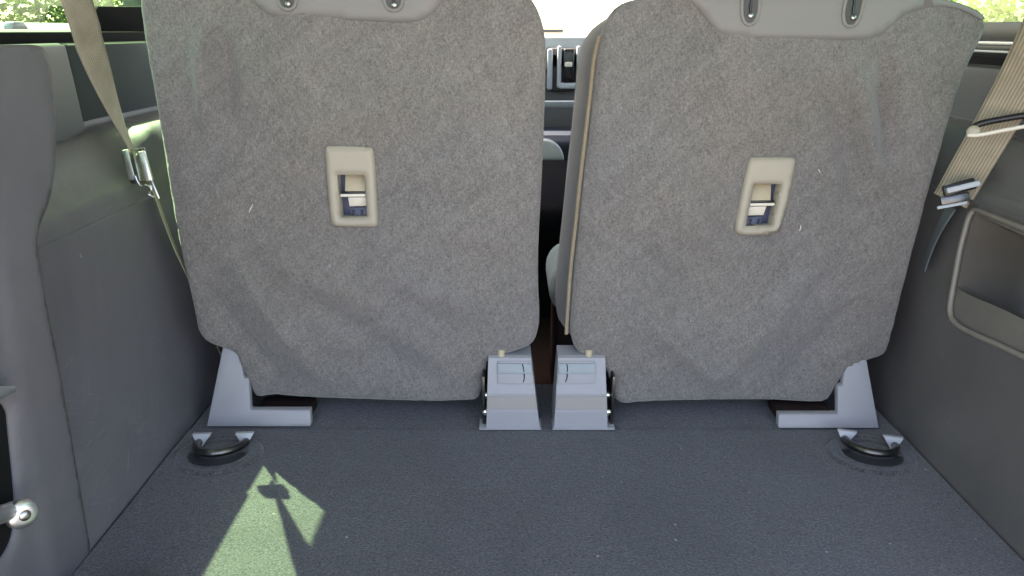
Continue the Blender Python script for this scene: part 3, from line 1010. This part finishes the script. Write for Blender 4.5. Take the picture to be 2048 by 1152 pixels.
# ------------------------------------------------------------------ tie-down rings
def tie_down(c, rot, label, loop_pts=None):
    root = empty("tie_down_ring", c, label, "tie-down ring", "floor lashing rings")
    c = Vector(c)
    # dish: ring rim, shallow bowl
    prof = [(.058, -.002), (.0555, .0024), (.052, .0030), (.048, .0018), (.043, .0020), (.040, .0030), (.037, .0014), (.030, .0012), (.018, .0020), (0.0005, .0028)]
    n = 40
    vs_, fs = [], []
    for (r, z) in prof:
        for k in range(n):
            a = 2 * math.pi * k / n
            vs_.append(c + Vector((math.cos(a) * r * 1.08, math.sin(a) * r * .92, z)))
    for i in range(len(prof) - 1):
        for k in range(n):
            k2 = (k + 1) % n
            fs.append((i * n + k, i * n + k2, (i + 1) * n + k2, (i + 1) * n + k))
    fs.append(tuple((len(prof) - 1) * n + k for k in range(n)))
    mesh("dish", vs_, fs, M['dish'], root)
    R = Matrix.Rotation(rot, 3, 'Z')
    moon = [c + R @ Vector((math.cos(a) * .041, -.004 + math.sin(a) * .034, .0034)) for a in [math.pi * (1 + k / 16) for k in range(17)]]
    moon += [c + R @ Vector((math.cos(a) * .030, -.002 + math.sin(a) * .018, .0034)) for a in [math.pi * (2 - k / 12) for k in range(13)]]
    prism("cup_shade", moon, Vector((0, 0, .0008)), M['cup_shade'], root)  # dark crescent stands in for recess shade under the loop
    w2 = .034
    pth = []
    for k in range(21):
        a = math.pi + math.pi * k / 20
        pth.append(c + R @ Vector((math.cos(a) * w2, .020 + math.sin(a) * .046, .008 + .009 * (-math.sin(a)))))
    tube("loop", pth, .0056, M['dark_steel'], root, 12)
    for s in (-1, 1):
        e = c + R @ Vector((s * w2, .020, .0))
        pts = [e + R @ Vector((-.014 - .003 * s, .004, .019)), e + R @ Vector((.014 - .003 * s, .004, .019)), e + R @ Vector((.003 - .002 * s, -.004, .003)), e + R @ Vector((-.004 - .002 * s, -.004, .003))]
        prism("lug", pts, R @ Vector((0, .007, 0)), M['lug'], root, .0012, 2)
    return root
M['dish'] = M['floor_carpet']
M['cup_shade'] = plastic_mat("cup_shade_dark", (.030, .030, .034), .4, .2, .2)
M['lug'] = plastic_mat("lug_plastic", (.38, .39, .41), .4, .05, .08)
tie_down(at_z(438, 908, .002), 0.04, "floor lashing ring beside the sunlit patch, below the left seat's hinge cover")
tie_down(at_z(1742, 908, .002), -0.28, "floor lashing ring on the right, below the right seat's hinge cover")
tie_down(Vector((-.405, .622, .002)), math.pi, "floor lashing ring cut off by the bottom edge of the photo")

# ------------------------------------------------------------------ seat belts
M['strap'] = webbing_mat("dark_strap", (.10, .12, .13), .9)
# left belt: from the roof, down past the window, to the buckle on the arch, then to the floor beside the seat
b_top = Vector((-.448, .742, .870)); b_end = Vector((-.564, 1.112, .393))
LB = empty("seat_belt", (-.45, 1.12, 0), "beige seat belt hanging in front of the left window with its buckle in the sun", "seat belt", "third row seat belts")
pth = [b_top, at_y(154, 0, .935), at_y(183, 95, .978), at_y(217, 185, 1.02), at_y(249, 262, 1.070), b_end + Vector((.001, -.004, .012))]
pth = spline(pth, 8)
wd = []
for i, p in enumerate(pth):
    t = i / (len(pth) - 1)
    view = (p - EYE).normalized()
    tang = (pth[min(i + 1, len(pth) - 1)] - pth[max(i - 1, 0)]).normalized()
    s = tang.cross(view).normalized()
    nrm = tang.cross(s).normalized()
    a = -math.radians(46 + 36 * sstep(.35, .92, t))       # webbing twists until seen edge on
    wd.append((s * math.cos(a) + nrm * math.sin(a)) * -.047)
ribbon("webbing", pth, wd, .0016, M['webbing_smooth'], LB)
pl = spline([b_end + Vector((.012, .0, -.004)), at_y(325, 430, 1.10), at_y(352, 500, 1.085), at_y(380, 560, 1.075), Vector((-.455, 1.09, .04))], 6)
wl_ = []
for i, p in enumerate(pl):
    view = (p - EYE).normalized()
    wl_.append((view * .96 + Vector((.10, 0, .0))) * .045)
ribbon("lap_webbing", pl, wl_, .0016, M['webbing_smooth'], LB)
# buckle: two bright tongues, metal loop and pale spring clip
bk = [at_y(254, 296, 1.095), at_y(270, 362, 1.085)]
def slab(name, a, b, width, thick, mat, parent, roll=0.0, bev=.0014):
    a = Vector(a); b = Vector(b)
    t = (b - a).normalized(); view = ((a + b) / 2 - EYE).normalized()
    s = t.cross(view).normalized(); nr = t.cross(s).normalized()
    s2 = s * math.cos(roll) + nr * math.sin(roll); n2 = t.cross(s2).normalized()
    pts = [a - s2 * width / 2, a + s2 * width / 2, b + s2 * width / 2, b - s2 * width / 2]
    return prism(name, [p - n2 * thick / 2 for p in pts], n2 * thick, mat, parent, bev, 2)
slab("buckle_body", at_y(266, 300, 1.086), at_y(286, 364, 1.076), .032, .006, M['dark_steel'], LB, .25)  # plate added behind the bars to make the buckle's shadow blocky
slab("buckle", at_y(253, 300, 1.080), at_y(268, 360, 1.070), .010, .010, M['zinc'], LB, .5)
slab("buckle_side", at_y(268, 298, 1.078), at_y(284, 362, 1.068), .006, .012, M['steel'], LB, .9)
slab("tongue", at_y(283, 303, 1.076), at_y(300, 362, 1.066), .009, .008, M['zinc'], LB, .3)
slab("tongue_blade", at_y(300, 355, 1.066), at_y(318, 398, 1.062), .004, .003, M['steel'], LB, .2)
tube("buckle_loop", spline([at_y(270, 352, 1.066), at_y(281, 372, 1.064), at_y(294, 371, 1.064), at_y(303, 378, 1.064), at_y(297, 388, 1.064), at_y(308, 396, 1.064)], 5), .0022, M['copper'] if 'copper' in M else M['chrome'], LB, 8)

# right belt
RB = empty("seat_belt", (.60, 1.12, 0), "beige ribbed seat belt on the right with its metal tongue across it", "seat belt", "third row seat belts")
c0 = [(2150, -60, .80), (2095, 50, .88), (2040, 160, .95), (1990, 250, .99), (1948, 322, 1.02), (1912, 385, 1.045), (1902, 402, 1.05)]
pth = spline([at_y(*q) for q in c0], 8)
wd = []
for i, p in enumerate(pth):
    view = (p - EYE).normalized()
    tang = (pth[min(i + 1, len(pth) - 1)] - pth[max(i - 1, 0)]).normalized()
    s = tang.cross(view).normalized(); nrm = tang.cross(s).normalized()
    a = math.radians(8)
    wd.append((s * math.cos(a) + nrm * math.sin(a)) * .050)
ribbon("webbing", pth, wd, .0017, M['webbing'], RB)
lp = spline([at_y(1908, 408, 1.040), at_y(1884, 445, 1.050), at_y(1864, 486, 1.060), at_y(1848, 530, 1.066)], 6)
ribbon("lower_strap", lp, [Vector((.013, .034, .010))] * len(lp), .0018, M['strap'], RB)
# the tongue: a long flat metal loop across the webbing
yt = .975
tg = [(1936, 268, yt + .004), (1944, 258, yt), (1962, 247, yt - .006), (2000, 239, yt - .012), (2048, 231, yt - .02), (2090, 226, yt - .03)]
tube("tongue_back", spline([at_y(*q) for q in tg], 5), .0042, M['gloss_black'], RB, 10)
tg2 = [(1936, 270, yt - .004), (1958, 270, yt - .012), (2000, 262, yt - .018), (2048, 253, yt - .026), (2090, 244, yt - .036)]
tube("tongue_front", spline([at_y(*q) for q in tg2], 5), .0026, M['pale'], RB, 10)
v1, f1 = disc_rings(at_y(1947, 264, yt - .006), (EYE - at_y(1947, 264, yt)).normalized(), [(-.002, .0085), (.001, .0082), (.003, .006)])
auto_smooth(mesh("tongue_eye", v1, f1, M['bezel'], RB), 50)
slab("buckle_top", at_y(1886, 383, 1.020), at_y(1950, 366, 1.012), .016, .012, M['gloss_black'], RB, 0, .003)
slab("buckle_face", at_y(1893, 382, 1.012), at_y(1960, 366, 1.000), .0075, .008, M['silver'], RB, 0, .0015)
slab("buckle_body", at_y(1880, 402, 1.026), at_y(1938, 392, 1.018), .013, .010, M['dark_steel'], RB, 0, .002)
slab("buckle_edge", at_y(1874, 416, 1.026), at_y(1934, 405, 1.016), .0045, .006, M['silver'], RB, 0, .001)

# ------------------------------------------------------------------ side windows
M['dark_bar'] = plastic_mat('dark_bar', (.020, .028, .030), .45, .1, .1, spec=.3)
def window(s, label, ztop):
    X = -.70
    SILL = SILLS[s]
    root = empty("quarter_window", side((X, 1.0, SILL), s), label, "car window", "rear quarter windows")
    def bx_(name, lo, hi, mat, bev=.002):
        a, b = side(lo, s), side(hi, s)
        return box(name, (min(a.x, b.x), lo[1], lo[2]), (max(a.x, b.x), hi[1], hi[2]), mat, root, bev)
    y0, y1 = .30, 1.62
    bx_("rubber_seal", (-.735, y0, SILL - .010), (-.690, y1, SILL + .016), M['black'])
    if s < 0:
        prism("seal_strip", [side((-.737, y0, SILL + .012), s), side((-.757, y0, SILL + .030), s), side((-.757, y0, SILL + .012), s)],
              Vector((0, y1 - y0, 0)), M['paint'], root, .001)  # slanted strip coloured white to stand in for the sunlit outer ledge
        prism("inner_frame", [side((-.716, 1.345, SILL + .010), s), side((-.716, 1.345, SILL + .040), s), side((-.716, 1.37, SILL + .058), s), side((-.716, y1, SILL + .064), s), side((-.716, y1, SILL + .010), s)],
              Vector((-.020, 0, 0)), M['black'], root, .003)
    else:
        for pa, pb, nm, mt in ((107, 101, "seal_strip", 'silver'), (90, 83, "seal_strip", 'paint'), (101, 90, "lower_dark_bar", 'dark_bar'), (83, 44, "lower_dark_bar", 'dark_bar')):  # wide dark bar added in place of the dark hedge behind the glass
            X2 = -.738
            za, zb = at_x(2000, pa, 2 * XC - X2).z, at_x(2000, pb, 2 * XC - X2).z
            pr = .004 if nm == "seal_strip" else 0
            bx_(nm, (X2 - .010, y0, za), (X2 + pr, y1, zb), M[mt], .001)
    bx_("window_ledge", (-.835, y0, SILL - .02), (-.755, y1, SILL + .018), M['ledge_paint'] if 'ledge_paint' in M else M['ledge'], .004)
    bx_("glass_pane", (-.762, y0, SILL + .0185), (-.758, y1, ztop + .012), M['glass'], 0)
    bx_("rear_post", (-.80, y0 - .12, SILL), (-.70, y0, .985), M['headliner'], .01)
    bx_("front_post", (-.80, y1, .30), (-.70, y1 + .10, .985), M['trim_dark'], .01)
    bx_("header_rail", (-.775, y0, ztop), (-.700, y1, .985), M['headliner'], .006)
    return root
WL = window(-1, "left rear quarter window with a black seal and green leaves behind its glass", .915)
WR = window(1, "right rear quarter window with bright leaves behind its glass", .93)
# a catch and rail fixed to the left seal
p = at_x(40, 52, -.700)
prism("window_catch", [p + Vector((0, -.018, -.004)), p + Vector((0, -.012, .006)), p + Vector((0, .012, .006)), p + Vector((0, .020, -.004))], Vector((-.014, 0, 0)), M['silver'], WL, .002)
prism("seal_clip", [at_x(35, 78, -.692), at_x(45, 78, -.692), at_x(45, 86, -.692), at_x(35, 86, -.692)], Vector((-.006, 0, 0)), M['silver'], WL, .001)

# ------------------------------------------------------------------ front of the cabin, seen through the gap
DB = empty("dashboard", (.15, 2.75, .3), "pale dashboard with the black centre stack, seen through the gap between the seats", "dashboard")
box("dash_top", (-.62, 2.62, .50), (.72, 3.05, .565), M['silver'], DB, .02, 4)
box("dash_brow", (-.60, 2.60, .455), (.70, 2.70, .512), M['shield'], DB, .01)
box("dash_body", (-.60, 2.64, -.10), (.70, 3.0, .47), M['trim_dark'], DB, .01)
def dpx(name, x0, y0, x1, y1, Y, d, mat, bev=.006):
    a = at_y(x0, y1, Y); b = at_y(x1, y0, Y)
    return box(name, (a.x, Y, a.z), (b.x, Y + d, b.z), mat, DB, bev, 3)
st = dpx("centre_stack", 1093, 95, 1162, 182, 2.60, .06, M['trim'], .01)
dpx("stack_trim", 1094, 98, 1106, 180, 2.575, .03, M['silver'])
dpx("stack_trim", 1114, 92, 1124, 176, 2.57, .03, M['silver'])
dpx("control_panel", 1126, 98, 1150, 166, 2.57, .03, M['gloss_black'])
dpx("control_knob", 1130, 124, 1145, 134, 2.555, .02, M['pale'], .004)
dpx("indicator", 1131, 152, 1142, 157, 2.566, .01, M['brown'], .002)
dpx("stack_trim", 1152, 92, 1162, 176, 2.57, .03, M['silver'])
dpx("stack_foot", 1118, 166, 1160, 178, 2.565, .04, M['silver'])
WS = empty("windscreen", (.05, 3.0, .56), "bright windscreen above the dashboard between the seats", "windscreen")
mesh("glass_pane", [(-.66, 3.05, .56), (.76, 3.05, .56), (.74, 2.79, .985), (-.64, 2.79, .985)], [(0, 1, 2, 3)], M['screen_glass'], WS, False)
box("wiper", (.075, 3.06, .572), (.20, 3.075, .584), M['black'], WS, .003)
for s in (-1, 1):
    a = side((-.70, 2.66, .56), s); b = side((-.68, 2.60, .985), s)
# second row, folded flat, and the console between the front seats
SC = empty("second_row_seat", (.10, 1.85, -.1), "black folded second row seat in the gap between the carpeted seat backs", "car seat")
auto_smooth(from_bm("folded_backrest", bm_prism([Vector((-.20, 1.68, .02)), Vector((.45, 1.68, .02)), Vector((.45, 2.12, .08)), Vector((-.20, 2.12, .08))], Vector((0, 0, .16)), .04, 4), M['dark_fabric'], SC, True), 60)
box("seat_base", (-.18, 1.72, -.10), (.43, 2.05, .04), M['black'], SC, .01)
M['console'] = plastic_mat('console_plastic', (.022, .028, .045), .5, .1, .1, spec=.15)
CN = empty("centre_console", (.14, 2.35, -.1), "blue-grey console with a padded lid coloured pale as if sunlit beyond the folded second row seat", "console")
box("console_box", (.02, 2.20, -.10), (.30, 2.58, .27), M['console'], CN, .02, 3)
a = at_y(1085, 214, 2.30); b = at_y(1170, 202, 2.30)
box("console_rail", (a.x - .02, 2.29, a.z), (b.x + .05, 2.32, b.z), M['teal_plastic'], CN, .004)
lid = []
ctr = at_y(1086, 322, 2.14)
for k in range(15):
    an = math.pi * k / 14
    lid.append(ctr + Vector((.062 * math.cos(an), 0, .060 * math.sin(an))))
prism("padded_lid", lid, Vector((0, .05, 0)), M['paint'], CN, .006, 3)  # near-white colour carries the sunlight on the lid
# a box-section side of the body to close the cabin beside the second row
for s, nm in ((-1, "left"), (1, "right")):
    a = side((-.74, 1.72, -.10), s); b = side((-.70, 2.95, .52), s)
    d = box("door_trim", (min(a.x, b.x), 1.725, -.10), (max(a.x, b.x), 2.95, .52), M['trim_dark'], None, .01)
    tag(d, "%s rear door trim hidden in front of the %s carpeted seat" % (nm, nm), "door trim", "door trims")

# ------------------------------------------------------------------ shrubs outside the windows
def shrub(loc, rx, ry, rz, n, mat, label, size=.045, seed=1):
    rnd = random.Random(seed)
    root = empty("shrub", (loc[0], loc[1], -.78), label, "shrub", "shrubs outside the car")
    vs_, fs = [], []
    clumps = []
    for _ in range(46):
        d = Vector((rnd.gauss(0, 1), rnd.gauss(0, 1), rnd.gauss(0, 1))).normalized() * rnd.uniform(.35, 1) 
        clumps.append(Vector((loc[0] + d.x * rx, loc[1] + d.y * ry, loc[2] + d.z * rz)))
    for i in range(n):
        c = rnd.choice(clumps)
        p = c + Vector((rnd.gauss(0, .14), rnd.gauss(0, .14), rnd.gauss(0, .13)))
        a = Vector((rnd.gauss(0, 1), rnd.gauss(0, 1), rnd.gauss(0, .7))).normalized()
        b = a.orthogonal().normalized(); b = (Matrix.Rotation(rnd.uniform(0, 6.3), 3, a) @ b)
        L = size * rnd.uniform(.6, 1.4); k = len(vs_)
        vs_ += [p, p + a * L * .5 + b * L * .28, p + a * L, p + a * L * .5 - b * L * .28]
        fs.append((k, k + 1, k + 2, k + 3))
    mesh("foliage", vs_, fs, mat, root, False)
    base = Vector((loc[0], loc[1], -.78))
    v_all, f_all = tube_data([base, base + Vector((.02, .03, .5)), Vector(loc)], [.05, .04, .02], 8)
    for c in clumps[:12]:
        v1, f1 = tube_data([base + Vector((.0, .0, .25)), (base + c) / 2 + Vector((rnd.uniform(-.1, .1), rnd.uniform(-.1, .1), .1)), c], [.025, .016, .006], 6)
        o = len(v_all); v_all += v1; f_all += [tuple(q + o for q in f) for f in f1]
    mesh("stem", v_all, f_all, M['bark'], root)
    return root
shrub((-2.95, 4.85, .40), .80, .55, .95, 7000, M['leaf2'], "dull green shrub outside, seen left of the beige belt in the left window", seed=3)
shrub((-3.2, 6.3, .60), .7, .6, 1.0, 6500, M['leaf'], "yellow-green shrub outside, right of the beige belt in the left window", seed=4)
shrub((3.1, 4.35, .60), .8, .8, 1.1, 8000, M['leaf'], "bright yellow-green shrub outside the right window", seed=5)
